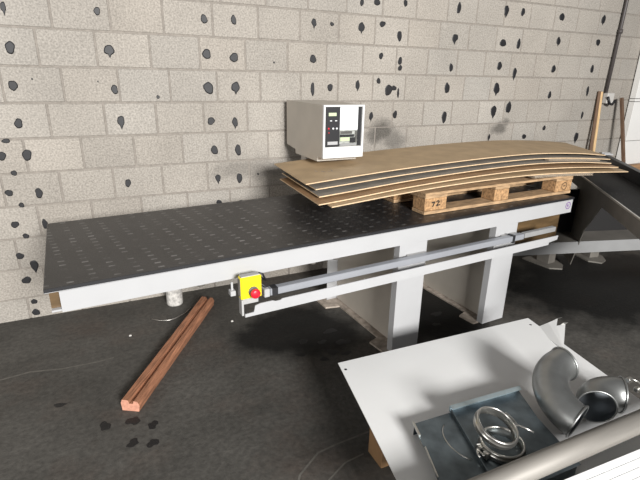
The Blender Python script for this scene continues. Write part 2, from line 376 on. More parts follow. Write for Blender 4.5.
SPOTS = [(-.396,1.947,.015,.026),(.088,1.959,.017,.025),(-.4,1.735,.025,.035),(.128,1.741,.029,.032),(-.422,1.525,.023,.031),(.131,1.506,.021,.028),(.146,1.308,.024,.032),(.394,1.459,.01,.013),(-.318,1.563,.005,.006),(.04,1.553,.005,.005),(.734,1.955,.023,.027),(.935,1.962,.018,.031),(1.539,1.982,.02,.027),(.737,1.739,.027,.035),(.927,1.723,.029,.032),(1.223,1.699,.008,.007),(1.534,1.732,.025,.031),(.736,1.519,.035,.04),(.929,1.527,.029,.037),(1.533,1.517,.017,.047),(-.432,1.306,.023,.029),(-.515,1.204,.021,.015),(-.551,1.114,.021,.027),(-.42,1.114,.027,.034),(-.508,1.006,.018,.016),(-.556,.883,.021,.022),(-.395,.868,.022,.032),(-.503,.799,.016,.016),(-.56,.675,.022,.023),(-.394,.659,.017,.034),(-.514,.591,.019,.017),(.142,.892,.019,.028),(.74,1.295,.025,.028),(.914,1.284,.022,.032),(.752,1.089,.026,.032),(.928,1.081,.023,.041),(.766,.881,.019,.03),(.93,.869,.023,.035),(.763,.696,.023,.016),(.934,.688,.016,.008),(1.078,.889,.008,.008),(-.57,.459,.022,.024),(-.5,.383,.025,.035),(-.562,.284,.028,.025),(-.547,.039,.023,.026),(-.545,.12,.018,.02),(1.937,2.147,.017,.027),(2.07,2.157,.027,.027),(2.334,2.169,.019,.025),(2.877,2.172,.021,.045),(1.687,1.98,.017,.014),(1.942,1.974,.027,.035),(2.131,2.006,.028,.021),(2.298,1.928,.024,.037),(2.868,1.94,.033,.031),(2.134,1.773,.019,.026),(2.32,1.741,.02,.03),(2.325,1.687,.02,.023),(2.858,1.703,.022,.032),(1.683,1.529,.022,.03),(1.929,1.55,.018,.038),(2.124,1.583,.019,.023),(2.226,1.513,.038,.042),(2.279,1.529,.025,.02),(2.323,1.49,.01,.04),(2.837,1.533,.028,.046),(2.07,1.307,.019,.032),(2.307,1.315,.02,.033),(2.838,1.285,.029,.048),(3.414,2.19,.03,.039),(3.615,2.191,.025,.032),(4.13,2.183,.034,.034),(4.73,2.199,.03,.04),(3.425,1.925,.037,.033),(3.619,1.925,.025,.042),(4.139,1.974,.028,.035),(4.717,1.986,.031,.032),(3.421,1.73,.031,.034),(3.623,1.673,.026,.044),(4.138,1.72,.028,.037),(4.707,1.733,.023,.043),(3.423,1.533,.038,.049),(4.146,1.475,.022,.038),(4.705,1.516,.019,.05),(3.424,1.33,.038,.046),(3.611,1.36,.033,.056),(4.695,1.272,.019,.036),(3.412,1.087,.013,.029),(3.883,1.075,.028,.025),(4.15,1.152,.022,.025),(4.669,1.042,.032,.053)]
for i, (x, z, rx, rz) in enumerate(SPOTS):
    blob_poly(bm, x, z, rx, rz, WY-.0008, .004, 2, drip=(.02 if i % 3 == 0 and rz > .025 else 0), seed=i)
tag(obj('wall_back', bm, [MAT['block'], MAT['mortar'], MAT['glue']]), kind='structure')

# ------------------------------------------------------------------ white machine table
A1 = .055; T = .0083          # rotation on plan, slight fall of the bed
mach = thing('machine_table', 'long white machine table with black slotted top on two pedestals by the wall', 'machine table', (-.22, 1.905, 0), A1)
LU = 3.2; DV = .935
bm = nb(); box(bm, -.05, LU, -.004, DV, .799, .812, .002, tilt=T); obj('table_top', bm, MAT['bed'], mach)['label'] = 'black table top with rows of pale slots'
bm = nb(); box(bm, -.05, LU, -.008, -.0045, .797, .8115, 0, tilt=T); obj('edge_band', bm, MAT['black'], mach)['label'] = 'black edge band of the table top'
bm = nb()
box(bm, 0, LU, 0, .004, .70, .7905, 0, tilt=T); box(bm, 0, LU, .004, .075, .70, .704, 0, tilt=T)
obj('front_beam', bm, MAT['white'], mach)
bm = nb(); box(bm, -.05, LU, 0, DV-.01, .791, .7985, .001, tilt=T); obj('top_flange', bm, MAT['white'], mach)
bm = nb(); box(bm, -.036, -.0005, .022, .027, .715, .7905, 0, tilt=T); obj('end_web', bm, MAT['brown'], mach)['label'] = 'tan web plate inside the open end of the beam'
bm = nb(); box(bm, -.036, -.0005, .0, .045, .706, .7145, .001, tilt=T); obj('lower_lip', bm, MAT['white'], mach)
bm = nb(); box(bm, 0, LU, DV-.05, DV-.01, .66, .79, .002, tilt=T); obj('rear_beam', bm, MAT['taupe'], mach)
for k, uu in enumerate((.5, 1.25, 2.05, 2.85)):
    bm = nb(); box(bm, uu, uu+.05, .08, DV-.055, .71, .789, .002, tilt=T); obj('cross_rib', bm, MAT['taupe'], mach)
# pedestals
for u in (1.682, 2.456):
    bm = nb()
    prism(bm, [(u-.045, .035), (u+.2, .035), (u+.2, .93), (u-.045, .93), (u-.045, .71), (u+.045, .69), (u+.045, .23), (u-.02, .205), (u-.045, .13)][::-1] if False else
          [(u-.04, .04), (u+.2, .04), (u+.2, .92), (u-.075, .92), (u-.075, .70), (u+.03, .675), (u+.03, .19), (u-.05, .165)], 0, .012)
    ped = obj('pedestal', bm, MAT['plate'], mach); ped['label'] = 'dusty notched foot plate carrying the pedestal posts'
    bm = nb(); box(bm, u, u+.2, .001, .005, .012, .7005+T*u); box(bm, u, u+.004, .005, .05, .012, .7+T*u); box(bm, u+.196, u+.2, .005, .05, .012, .7+T*u)
    obj('front_post', bm, MAT['white'], ped)
    bm = nb(); box(bm, u-.01, u+.2, .80, .804, .012, .7+T*u); box(bm, u+.07, u+.075, .805, .85, .012, .7+T*u)
    obj('rear_post', bm, MAT['white'], ped)
    bm = nb(); box(bm, u+.075, u+.125, .052, .799, .012, .7+T*u, .002); obj('side_panel', bm, MAT['taupe'], ped)['label'] = 'taupe web panel of the pedestal'
# rail, guard bar, brackets (hang in front of the posts)
bm = nb(); box(bm, .86, 2.64, -.075, -.035, .607, .643, .003, tilt=T); 
rail = obj('guide_rail', bm, MAT['alu'], mach); rail['label'] = 'aluminium guide rail under the front edge'
bm = nb(); box(bm, .83, .858, -.078, -.034, .605, .647, .003, tilt=T); obj('rail_cap', bm, MAT['white'], rail)
bm = nb(); box(bm, .87, .90, -.0765, -.0335, .6055, .6445, 0, tilt=T); obj('rail_collar', bm, MAT['black'], rail)
bm = nb(); box(bm, 2.53, 2.55, -.079, -.031, .60, .65, .001, tilt=T); obj('rail_stop', bm, MAT['black'], rail)
bm = nb(); box(bm, 2.65, 2.96, -.072, -.04, .612, .645, .002, tilt=T); obj('rail_extension', bm, MAT['lightgrey'], rail)
bm = nb()
zt = .603
prism(bm, [(.722, .548), (.722, .564), (.765, .566), (.772, .597), (.80, .604), (.86, .604), (.875, .598), (.90, .598), (.91, .604), (2.95, .6195), (2.945, .591), (2.865, .582), (2.86, .565)],
      -.105, -.10, 'y')
box(bm, .722, 2.86, -.0995, -.07, .548, .552, 0)
for vv in list(bm.verts)[-8:]: vv.co.z += T*(vv.co.x-.722)
gb = obj('guard_bar', bm, MAT['white'], mach)
for u in (1.70, 2.47):
    bm = nb(); box(bm, u+.03, u+.17, -.0335, -.0005, .60+T*u, .638+T*u, .002)
    obj('rail_bracket', bm, MAT['grey'], mach)
# emergency stop
bm = nb(); box(bm, .708, .808, -.10, -.062, .637, .745, .004); es = obj('stop_box', bm, MAT['yellow'], mach); es['label'] = 'yellow emergency stop box'
bm = nb(); box(bm, .712, .802, -.097, -.064, .7455, .75, .001); obj('box_cap', bm, MAT['grey'], es)
bm = nb(); box(bm, .7045, .7078, -.095, -.066, .65, .735, .001); obj('box_side', bm, MAT['darkgrey'], es)
Rm = Matrix.Translation((.766, -.1005, .672)) @ Matrix.Rotation(math.pi/2, 4, 'X')
bm = nb(); lathe(bm, [(.024, 0), (.024, .006), (.013, .008), (.013, .02)], Rm, 24); obj('button_collar', bm, MAT['darkgrey'], es)
bm = nb(); lathe(bm, [(.013, .0205), (.021, .022), (.0235, .03), (.0225, .036), (.014, .041), (0.0001, .042)], Rm, 24)
sb = obj('stop_button', bm, MAT['red'], es); sb['label'] = 'red mushroom stop button'
bm = nb(); box(bm, .715, .80, -.075, -.06, .598, .6395, .002); box(bm, .712, .722, -.09, -.05, .55, .63, .001); obj('hanger_plate', bm, MAT['grey'], es)
bm = nb(); box(bm, .675, .70, -.05, -.015, .64, .665, .002); box(bm, .683, .692, -.035, -.028, .665, .704, 0); obj('hanger_clip', bm, MAT['white'], mach)
bm = nb(); sweep(bm, [(.825, -.02, .702), (.828, -.04, .67), (.842, -.055, .66), (.862, -.04, .648), (.88, -.02, .60)], .006, 8); obj('cable', bm, MAT['black'], mach)
bm = nb(); sweep(bm, [(.80, -.05, .74), (.83, -.06, .73), (.845, -.055, .695), (.83, -.03, .703)], .005, 8); obj('cable', bm, MAT['black'], mach)
for u in (.56, 1.14, 1.28):
    bm = nb(); sweep(bm, [(u, .03, .702+T*u), (u, .03, .685+T*u)], .018, 14); obj('bolt_head', bm, MAT['darkgrey'], mach)
bm = nb(); box(bm, 2.66, 3.27, .12, .14, .50, .70+T*2.66-.002, .002); obj('end_panel', bm, MAT['brown'], mach)['label'] = 'glossy brown panel under the far end of the bed'
# purple round mark on the far end of the front beam
bm = nb(); Rl = Matrix.Translation((3.155, -.0012, .754+T*3.155)) @ Matrix.Rotation(math.pi/2, 4, 'X')
lathe(bm, [(.021, 0), (.026, 0), (.026, .0008), (.021, .0008)], Rl, 28, closed=True)
box(bm, -.009, .001, -.002, .010, 0, .0008, 0, mtx=Rl); box(bm, -.004, .004, -.012, .002, 0, .0008, 0, mtx=Rl)
obj('round_mark', bm, MAT['purple'], mach)['label'] = 'small purple ring mark printed on the white beam'

# ------------------------------------------------------------------ control cabinet
cab = thing('control_cabinet', 'taupe control cabinet with white-framed display standing behind the machine table', 'control cabinet', (1.44, 3.0, 0))
def cl(o): return o
def cbox(name, x0, x1, y0, y1, z0, z1, m, par, bev=.002):
    bm = nb(); box(bm, x0-1.44, x1-1.44, y0-3.0, y1-3.0, z0, z1, bev); return obj(name, bm, m, par)
bm = nb(); prism(bm, [(2.69-3, 1.105), (2.76-3, 1.105), (2.76-3, 1.076), (3.13-3, 1.076), (3.14-3, 1.105), (3.306-3, 1.122), (3.306-3, 1.44), (2.69-3, 1.44)], 1.291-1.44, 1.586-1.44, 'x')
body = obj('cabinet_body', bm, MAT['taupe'], cab)
cbox('column', 1.33, 1.55, 3.045, 3.125, 0.60, 1.0755, MAT['taupe'], cab)
cbox('mounting_bracket', 1.35, 1.53, 2.945, 3.125, .585, .5995, MAT['taupe'], cab)
cbox('bracket_flange', 1.35, 1.53, 2.945, 2.957, .60, .77, MAT['taupe'], cab)
bm = nb()
for x0, x1, z0, z1 in ((1.291, 1.304, 1.178, 1.428), (1.572, 1.586, 1.178, 1.428), (1.291, 1.586, 1.4285, 1.44), (1.291, 1.586, 1.106, 1.1775)):
    box(bm, x0-1.44, x1-1.44, 2.671-3, 2.6895-3, z0, z1, .001)
fr = obj('front_frame', bm, MAT['white_sheet'], cab); fr['label'] = 'white front frame'
kp = cbox('keypad', 1.3045, 1.412, 2.680, 2.6895, 1.179, 1.4275, MAT['black'], cab, .001); kp['label'] = 'black keypad strip'
cbox('small_screen', 1.330, 1.385, 2.6785, 2.6797, 1.372, 1.392, MAT['lcd'], kp, 0)
cbox('name_strip', 1.325, 1.398, 2.6785, 2.6797, 1.192, 1.212, MAT['white'], kp, 0)
for k, dx in enumerate((0, .032, .058)):
    bm = nb(); lathe(bm, [(.0065, 0), (.0065, .0015), (0.0001, .0022)], Matrix.Translation((1.332+dx-1.44, 2.6797-3, 1.294)) @ Matrix.Rotation(math.pi/2, 4, 'X'), 12); obj('round_key', bm, MAT['red'] if k == 0 else MAT['screen'], kp)
for dx in (.012, .048):
    bm = nb(); box(bm, 1.328+dx-1.44, 1.342+dx-1.44, 2.6788-3, 2.6797-3, 1.340, 1.345); obj('slim_key', bm, MAT['screen'], kp)
for k, z in enumerate((1.268,)):
    bm = nb(); lathe(bm, [(.004, 0), (.004, .0012), (0.0001, .002)], Matrix.Translation((1.334-1.44, 2.6797-3, z)) @ Matrix.Rotation(math.pi/2, 4, 'X'), 10); obj('red_key', bm, MAT['red'], kp)
cover = cbox('display_cover', 1.4125, 1.545, 2.682, 2.6895, 1.282, 1.4275, MAT['screen'], cab, .001); cover['label'] = 'white cover sheet of the display'
bm = nb(); box(bm, 1.505-1.44, 1.535-1.44, 2.681-3, 2.6817-3, 1.378, 1.384, 0); obj('cover_print', bm, MAT['grey'], cover)
bm = nb(); box(bm, 1.4125-1.44, 1.545-1.44, 2.686-3, 2.6895-3, 1.179, 1.2815, .0005)
mech = obj('print_mechanism', bm, MAT['inner'], cab)
for x0, x1, z0, z1, m, nm in ((1.416, 1.505, 1.258, 1.276, 'zinc', 'roller'), (1.416, 1.52, 1.238, 1.254, 'black', 'slot'), (1.418, 1.488, 1.212, 1.236, 'lcd', 'paper_strip'), (1.49, 1.53, 1.20, 1.234, 'black', 'gear_block'), (1.416, 1.54, 1.182, 1.196, 'lightgrey', 'lower_tray'), (1.527, 1.540, 1.20, 1.275, 'zinc', 'guide_post')):
    bm = nb(); box(bm, x0-1.44, x1-1.44, 2.680-3, 2.6857-3, z0, z1, .001); obj(nm, bm, MAT[m], mech)
cbox('side_strip', 1.5455, 1.5715, 2.684, 2.6895, 1.179, 1.4275, MAT['black'], cab, .001)

# ------------------------------------------------------------------ pallet on the table
PAL = Matrix.Translation((1.71, 2.125, 0)) @ Matrix.Rotation(.03, 4, 'Z')
pz = .8295
pal = thing('wooden_pallet', 'used wooden pallet with chip blocks on the right half of the white machine table', 'pallet', (1.71, 2.125, pz), .03)
pal.rotation_euler = (0, -.0083, .03)
PL, PD = 1.34, .74
for k, v in enumerate((0, .31, .62)):
    wd = .12
    bm = nb(); box(bm, 0, PL, v, v+wd, 0, .02, .002); obj('bottom_board', bm, MAT['pine'], pal)
    for j, u in enumerate((0, .575, 1.17)):
        ww = (.17, .13, .17)[j]
        bm = nb(); box(bm, u+.002, u+ww, v+.002, v+wd-.002, .0205, .098, .004); b_ = obj('chip_block', bm, MAT['chip'], pal)
        if v == 0 and j == 0:
            bm = nb()
            def stroke(p, q, th=.0035):
                d = Vector((q[0]-p[0], q[1]-p[1])); n_ = Vector((-d.y, d.x)).normalized()*th
                prism(bm, [(p[0]-n_.x, p[1]-n_.y), (q[0]-n_.x, q[1]-n_.y), (q[0]+n_.x, q[1]+n_.y), (p[0]+n_.x, p[1]+n_.y)], -.0005, .0012, 'y')
            for p, q in (((.052, .072), (.074, .075)), ((.074, .075), (.06, .045)), ((.088, .073), (.098, .081)), ((.098, .081), (.110, .073)), ((.110, .073), (.090, .050)), ((.090, .050), (.118, .054))):
                stroke(p, q)
            obj('marker_number', bm, MAT['ink'], b_)['label'] = 'handwritten 72 in dark marker'
        if v == 0 and j == 2:
            bm = nb(); Rs = Matrix.Translation((1.26, .0015, .06)) @ Matrix.Rotation(math.pi/2, 4, 'X')
            lathe(bm, [(.024, 0), (.028, 0), (.028, .001), (.024, .001)], Rs, 24, closed=True); box(bm, -.012, .012, -.003, .003, 0, .001, 0, mtx=Rs)
            obj('burned_stamp', bm, MAT['ink'], b_)['label'] = 'round burned stamp'
for u, ww in ((0, .17), (.575, .13), (1.17, .17)):
    bm = nb(); box(bm, u, u+ww, 0, PD, .0985, .1175, .002); obj('stringer_board', bm, MAT['pine'], pal)
for v, wd in ((0, .13), (.16, .10), (.32, .11), (.48, .10), (.61, .13)):
    bm = nb(); box(bm, 0, PL, v, v+wd, .118, .134, .002); obj('top_board', bm, MAT['pine'], pal)

# ------------------------------------------------------------------ bowed boards on the pallet
def interp(pts, x):
    # cubic-smooth interpolation, linear outside
    if x <= pts[0][0]:
        (a, b), (c, d) = pts[0], pts[1]; return b+(d-b)/(c-a)*(x-a)
    for i in range(len(pts)-1):
        (a, b), (c, d) = pts[i], pts[i+1]
        if x <= c:
            def sl(k):
                k0, k1 = max(k-1, 0), min(k+1, len(pts)-1); return (pts[k1][1]-pts[k0][1])/(pts[k1][0]-pts[k0][0])
            h = c-a; t = (x-a)/h; m0, m1 = sl(i)*h, sl(i+1)*h
            return (2*t**3-3*t*t+1)*b+(t**3-2*t*t+t)*m0+(-2*t**3+3*t*t)*d+(t**3-t*t)*m1
    (a, b), (c, d) = pts[-2], pts[-1]; return d+(d-b)/(c-a)*(x-c)

def board(name, label, cat, group, prof, yf, depth, xl, xr, th, mtop, skew=0.03, xskew=.03, xskew_r=.30, nseg=36, dz=0.0, dep_z=.02):
    bm = nb(); A = []
    for i in range(nseg+1):
        x = xl+(xr-xl)*i/nseg; z = interp(prof, x)-th
        y0 = yf+skew*(x-1.0)
        xb = x+xskew+(xskew_r-xskew)*i/nseg; zb = z+dep_z
        A.append([bm.verts.new(p) for p in ((x, y0, z), (xb, y0+depth, zb), (xb, y0+depth, zb+th), (x, y0, z+th))])
    for i in range(nseg):
        a, b = A[i], A[i+1]
        for k in range(4):
            f = bm.faces.new((a[k], a[(k+1) % 4], b[(k+1) % 4], b[k])); f.material_index = 0 if k in (0, 2) else 1
    for q in (A[0], A[-1]):
        f = bm.faces.new(q); f.material_index = 1
    bmesh.ops.recalc_face_normals(bm, faces=bm.faces)
    loc = ((xl+xr)/2, yf+depth/2, interp(prof, (xl+xr)/2)-th)
    return tag(obj(name, bm, [MAT[mtop], MAT['board_edge'] if mtop != 'card' else MAT['card']], loc=loc), label, cat, group)
P1 = [(1.04, 1.021), (1.34, 1.041), (1.71, 1.062), (2.12, 1.079), (2.58, 1.091), (3.0, 1.090), (3.48, 1.064), (3.81, 1.031)]
P2 = [(1.07, .9995), (1.31, 1.015), (1.67, 1.037), (2.07, 1.054), (2.52, 1.066), (2.93, 1.066), (3.4, 1.041), (3.79, 1.008)]
P3 = [(1.07, .974), (1.27, .987), (1.62, 1.011), (2.01, 1.031), (2.45, 1.045), (2.85, 1.046), (3.31, 1.026), (3.69, .993)]
P4 = [(1.03, .953), (1.22, .966), (1.56, .993), (1.94, 1.013), (2.37, 1.026), (2.76, 1.026), (3.2, 1.008), (3.66, .977)]
P5 = [(1.07, .946), (1.2, .955), (1.53, .977), (1.9, .995), (2.32, 1.004), (2.71, 1.002), (3.14, .983), (3.71, .947)]
g = 'bowed boards stacked on the pallet'
top_board = board('hardboard_sheet', 'topmost tan board of the bowed stack, its whole upper face showing', 'board', g, P1, 2.38, .62, 1.045, 3.82, .006, 'board', xskew=.03, dep_z=.012)
board('hardboard_sheet', 'second board from the top, grey strip just below the topmost tan board', 'board', g, P2, 2.32, .66, 1.08, 3.80, .006, 'board_grey', dep_z=.01)
board('hardboard_sheet', 'third board from the top, grey strip between two pale edges', 'board', g, P3, 2.25, .66, 1.07, 3.71, .006, 'board_grey', dep_z=.01)
board('hardboard_sheet', 'fourth board from the top, brown faced and wider at the left', 'board', g, P4, 2.17, .68, 1.03, 3.68, .006, 'board_brown', dep_z=.005)
board('hardboard_sheet', 'lowest board of the bowed stack, lying nearest the pallet', 'board', g, P5, 2.12, .70, 1.085, 3.74, .006, 'board', dep_z=.004)

bm = nb(); rs = random.Random(5)
for k in range(9):
    x = 1.215+.013*k+rs.uniform(-.004, .004); y = 2.60-.004*k+rs.uniform(-.02, .02); dx, dy = rs.uniform(-.012, .012), rs.uniform(.015, .045)
    q = []
    for xx, yy in ((x, y), (x+.004, y), (x+dx+.004, y+dy), (x+dx, y+dy)):
        fr_ = (yy-2.38)/.62; q.append(bm.verts.new(Vector((xx, yy, interp(P1, xx-.04*fr_)+.012*fr_+.0012))))
    bm.faces.new(q)
bmesh.ops.translate(bm, verts=bm.verts, vec=-top_board.location)
obj('pencil_scribble', bm, MAT['plate'], top_board)['label'] = 'dark pencil scribble on the tan board'
# corrugated cardboard pads showing their fluted front edge
def flute(name, label, prof, yf, depth, xl, xr, th):
    bm = nb(); n = int((xr-xl)/.011); e = .0012
    def strip(za, zb, wave=False):
        rows = []
        for i in range(n+1):
            x = xl+(xr-xl)*i/n; z = interp(prof, x); y0 = yf+.03*(x-1)
            if wave:
                zz = z-th+e if i % 2 else z-e
                rows.append([bm.verts.new(p) for p in ((x, y0+.0015, zz-e*.5), (x, y0+depth, zz-e*.5), (x, y0+depth, zz+e*.5), (x, y0+.0015, zz+e*.5))])
            else: rows.append([bm.verts.new(p) for p in ((x, y0, z+za), (x, y0+depth, z+za), (x, y0+depth, z+zb), (x, y0, z+zb))])
        for a, b in zip(rows, rows[1:]):
            for k in range(4): bm.faces.new((a[k], a[(k+1) % 4], b[(k+1) % 4], b[k]))
        for q in (rows[0], rows[-1]): bm.faces.new(q)
    strip(-e, 0); strip(-th, -th+e); strip(0, 0, True)
    bmesh.ops.recalc_face_normals(bm, faces=bm.faces)
    loc = ((xl+xr)/2, yf+depth/2, interp(prof, (xl+xr)/2)-th)
    return tag(obj(name, bm, MAT['card'], loc=loc), label, 'cardboard', 'corrugated cardboard between the boards')
flute('cardboard_pad', 'corrugated cardboard edge just under the topmost boards at the right', [(x, z-.0075) for x, z in P2], 2.29, .04, 3.0, 3.62, .011)
flute('cardboard_pad', 'corrugated cardboard edge low in the stack above the right pallet block', [(x, z-.0065) for x, z in P5], 2.088, .06, 2.62, 3.25, .011)

# ------------------------------------------------------------------ second machine at the right
P0 = Vector((2.913, 1.579, 0)); A2 = math.radians(49.41)
m2 = thing('machine_bench', 'dark grey machine bench with worn black bed running diagonally at the right edge', 'machine table', P0, A2)
def b2(name, s0, s1, n0, n1, z0, z1, m, par=m2, bev=.002):
    bm = nb(); box(bm, s0, s1, n0, n1, z0, z1, bev); return obj(name, bm, MAT[m], par)
b2('bed_plate', -1.1, 2.12, -.36, -.0085, .808, .82, 'bed2')
b2('edge_strip', -1.1, 2.12, -.010, .003, .812, .825, 'zinc')['label'] = 'pale edge strip along the bed'
b2('side_skirt', -1.1, 2.12, -.012, 0, .71, .8115, 'darkgrey')
b2('back_fence', -1.1, 2.32, -.41, -.3605, .79, .915, 'black')
b2('under_tray', -1.1, 2.0, -.36, -.0125, .72, .74, 'darkgrey')
for s in (2.14, 2.22):
    b2('white_bar', s, s+.02, -.44, -.36, .9155, .93, 'white')
bm = nb(); prism(bm, [(1.42, .709), (.73, .709), (1.02, .43), (1.2, .05), (1.95, .05)], -.011, -.004, 'y'); obj('leg_panel', bm, MAT['darkgrey'], m2)
# lower tray beam, in its own direction
inv = Matrix.Rotation(-A2, 4, 'Z') @ Matrix.Translation(-P0)
dirb = math.atan2(2.231-2.57, 4.235-3.053)
MB = inv @ Matrix.Translation((3.053, 2.57, 0)) @ Matrix.Rotation(dirb, 4, 'Z')
bm = nb(); box(bm, -.05, 2.2, 0, .006, .2, .305, 0, mtx=MB); box(bm, -.05, 2.2, .0065, .27, .2, .206, 0, mtx=MB)
obj('lower_beam', bm, MAT['lightgrey'], m2)['label'] = 'light grey lower beam'
bm = nb(); box(bm, -.05, 2.2, .0065, .27, .296, .304, .001, mtx=MB); obj('beam_cover', bm, MAT['darkgrey'], m2)
bm = nb(); box(bm, .52, 2.2, .258, .266, .3045, .705, .001, mtx=MB); obj('shade_plate', bm, MAT['oil_shade'], m2)['label'] = 'black plate added for the shade under the bed'  # plate added so the gap under the bed looks black, shade as colour
for (xx, yy, rz) in ((3.66, 2.56, .1), (4.15, 2.5, -.2)):
    MF = inv @ Matrix.Translation((xx, yy, 0)) @ Matrix.Rotation(rz, 4, 'Z')
    bm = nb(); prism(bm, [(-.12, .02), (-.03, -.05), (.06, .0), (.12, .10), (.12, .3), (-.12, .3)], 0, .012, 'z', mtx=MF)
    box(bm, -.05, .05, .08, .2, .012, .199, .002, mtx=MF)
    obj('foot', bm, MAT['darkgrey'], m2)

# ------------------------------------------------------------------ things along the wall at the right
pn = thing('sandwich_panel', 'tall white panel with horizontal seams at the right end of the block wall', 'panel', (6.4, 3.33, 0))
for k, (z0, z1) in enumerate(((0, .975), (.981, 1.405), (1.411, 1.437), (1.443, 1.95), (1.956, 2.6))):
    bm = nb(); box(bm, -.985, 1.2, -.03, .035, z0, z1, .0015); obj('panel_section', bm, MAT['panelwhite'], pn)
def leaning(name, label, p0, p1, w_, d_, m):
    p0, p1 = Vector(p0), Vector(p1); ax = (p1-p0); L_ = ax.length
    q = ax.to_track_quat('Z', 'X').to_matrix().to_4x4()
    bm = nb(); box(bm, -w_/2, w_/2, -d_/2, d_/2, 0, L_, .002)
    o = obj(name, bm, MAT[m]); o.matrix_world = Matrix.Translation(p0) @ q
    return tag(o, label, 'wooden stick', 'sticks leaning at the wall')
leaning('wooden_batten', 'pale wooden batten standing left of the wall socket', (4.875, 3.22, .012), (4.90, 3.36, 1.51), .026, .03, 'stave')
leaning('wooden_batten', 'dark brown thin batten beside the left edge of the white panel', (5.20, 2.93, .012), (5.17, 3.30, 1.45), .03, .03, 'stave_dark')
leaning('wooden_batten', 'dark narrow strip close against the pale batten', (4.80, 3.22, .012), (4.868, 3.36, 1.515), .018, .03, 'stave_dark')
bm = nb(); box(bm, 5.24, 6.7, 3.10, 3.16, 0, .745, .004)
tag(obj('brown_plank', bm, MAT['plank'], loc=(5.9, 3.13, 0)), 'brown wooden board standing in front of the white panel behind the diagonal bench', 'board')
pipe = thing('wall_conduit', 'dark conduit pipe running down the block wall to a pale socket', 'pipe', (4.965, 3.35, 1.40))
bm = nb(); sweep(bm, [(.03, 0, 2.4), (.02, 0, .9), (0, 0, .10)], .0165, 12); obj('pipe_run', bm, MAT['pipe'], pipe)
bm = nb(); sweep(bm, [(.018, 0, .68), (.018, 0, .72)], .024, 12); obj('pipe_clip', bm, MAT['pipe'], pipe)
bm = nb(); box(bm, .0, .11, -.03, .028, -.01, .098, .006); sk = obj('socket', bm, MAT['pvc'], pipe)
bm = nb(); sweep(bm, [(-.005, -.035, .06), (.03, -.045, -.01), (.08, -.04, -.02), (.12, -.035, .01), (.13, -.03, .02)], .013, 8); obj('plug_cable', bm, MAT['black'], pipe)

bm = nb(); lathe(bm, [(.055, 0), (.058, .01), (.058, .70), (.05, .71)], Matrix.Translation((.355, 3.215, 0)), 24)
tag(obj('round_post', bm, MAT['stone'], loc=(.355, 3.215, 0)), 'pale speckled round post on the floor behind the white machine table', 'post')

# ------------------------------------------------------------------ reddish timber and wire on the floor
a, b = Vector((-.025, 2.104, 0)), Vector((.578, 3.095, 0)); L_ = (b-a).length; ang = math.atan2(b.y-a.y, b.x-a.x)-math.pi/2
bm = nb()
prism(bm, [(-.050, 0), (.038, 0), (.044, .036), (.034, .058), (.014, .060), (.010, .044), (-.010, .044), (-.014, .062), (-.046, .064), (-.054, .044)], 0, L_, 'y', mi=0, cap_mi=1)
o = obj('timber_profile', bm, [MAT['redwood'], MAT['redwood_end']]); o.location = a; o.rotation_euler = (0, 0, ang)
tag(o, 'grooved reddish brown timber length lying on the dark floor', 'timber')
bm = nb(); sweep(bm, [(.17, 3.03, .004), (.215, 2.985, .006), (.27, 2.965, .005), (.32, 2.975, .004), (.39, 3.02, .004), (.45, 3.09, .004)], .0035, 8)
tag(obj('bent_wire', bm, MAT['wire'], loc=(.3, 3.0, 0)), 'thin bent wire on the floor near the round post', 'wire')
for i, (x, y) in enumerate(((1.02-.35, 2.78), (.02, 2.86))):
    bm = nb(); box(bm, x-.008, x+.008, y-.006, y+.006, 0.0005, .009, .002)
    tag(obj('debris_chip', bm, MAT['stone'], loc=(x, y, 0)), ('pale crumb on the floor right of the reddish timber', 'pale crumb on the floor left of the reddish timber')[i], 'debris', 'crumbs on the floor')

# ------------------------------------------------------------------ pile in front: timbers, white sheets, ducts
def bearer(x0, x1, y0, y1, z0, z1, label):
    bm = nb(); box(bm, x0, x1, y0, y1, z0, z1, .003)
    return tag(obj('timber_bearer', bm, MAT['board_brown'], loc=((x0+x1)/2, (y0+y1)/2, z0)), label, 'timber')
bearer(.925, 1.85, 1.275, 1.385, 0, .2845, 'brown timber block under the left edge of the big white sheet')

SZ = .30
bm = nb(); prism(bm, [(.907, 1.666), (2.128, 1.615), (1.935, .60), (.705, .60)], SZ-.003, SZ, 'z')
sh = tag(obj('white_sheet_panel', bm, MAT['white_sheet'], loc=(1.4, 1.1, SZ-.003)), 'big white coated metal sheet carrying the duct parts in the foreground', 'metal sheet')
for p in ((.916, 1.604), (2.077, 1.552)):
    bm = nb(); lathe(bm, [(.0065, 0), (.0065, .0008), (.0001, .0009)], Matrix.Translation((p[0]-1.4, p[1]-1.1, .0032)), 14); obj('corner_hole', bm, MAT['black'], sh)
Z2 = .2865
bm = nb()
top = [bm.verts.new(p) for p in ((1.35, 1.22, Z2), (1.90, 1.12, Z2), (2.0, 1.27, Z2), (2.015, 1.293, .312), (2.213, 1.441, .33), (2.163, 1.456, .325), (2.223, 1.499, .333), (2.16, 1.506, .32), (2.08, 1.53, Z2), (1.45, 1.50, Z2))]
for q in ((0, 1, 2, 8, 9), (2, 3, 8), (3, 7, 8), (3, 5, 7), (3, 4, 5), (5, 6, 7)): bm.faces.new([top[k] for k in q])
g_ = bmesh.ops.extrude_face_region(bm, geom=list(bm.faces)); bmesh.ops.translate(bm, verts=[v for v in g_['geom'] if isinstance(v, bmesh.types.BMVert)], vec=(0, 0, -.0018)); bmesh.ops.recalc_face_normals(bm, faces=bm.faces)
s2 = tag(obj('white_sheet_panel', bm, MAT['white_sheet'], loc=(1.8, 1.35, Z2)), 'smaller white bent sheet sticking out under the back right corner of the big one', 'metal sheet')
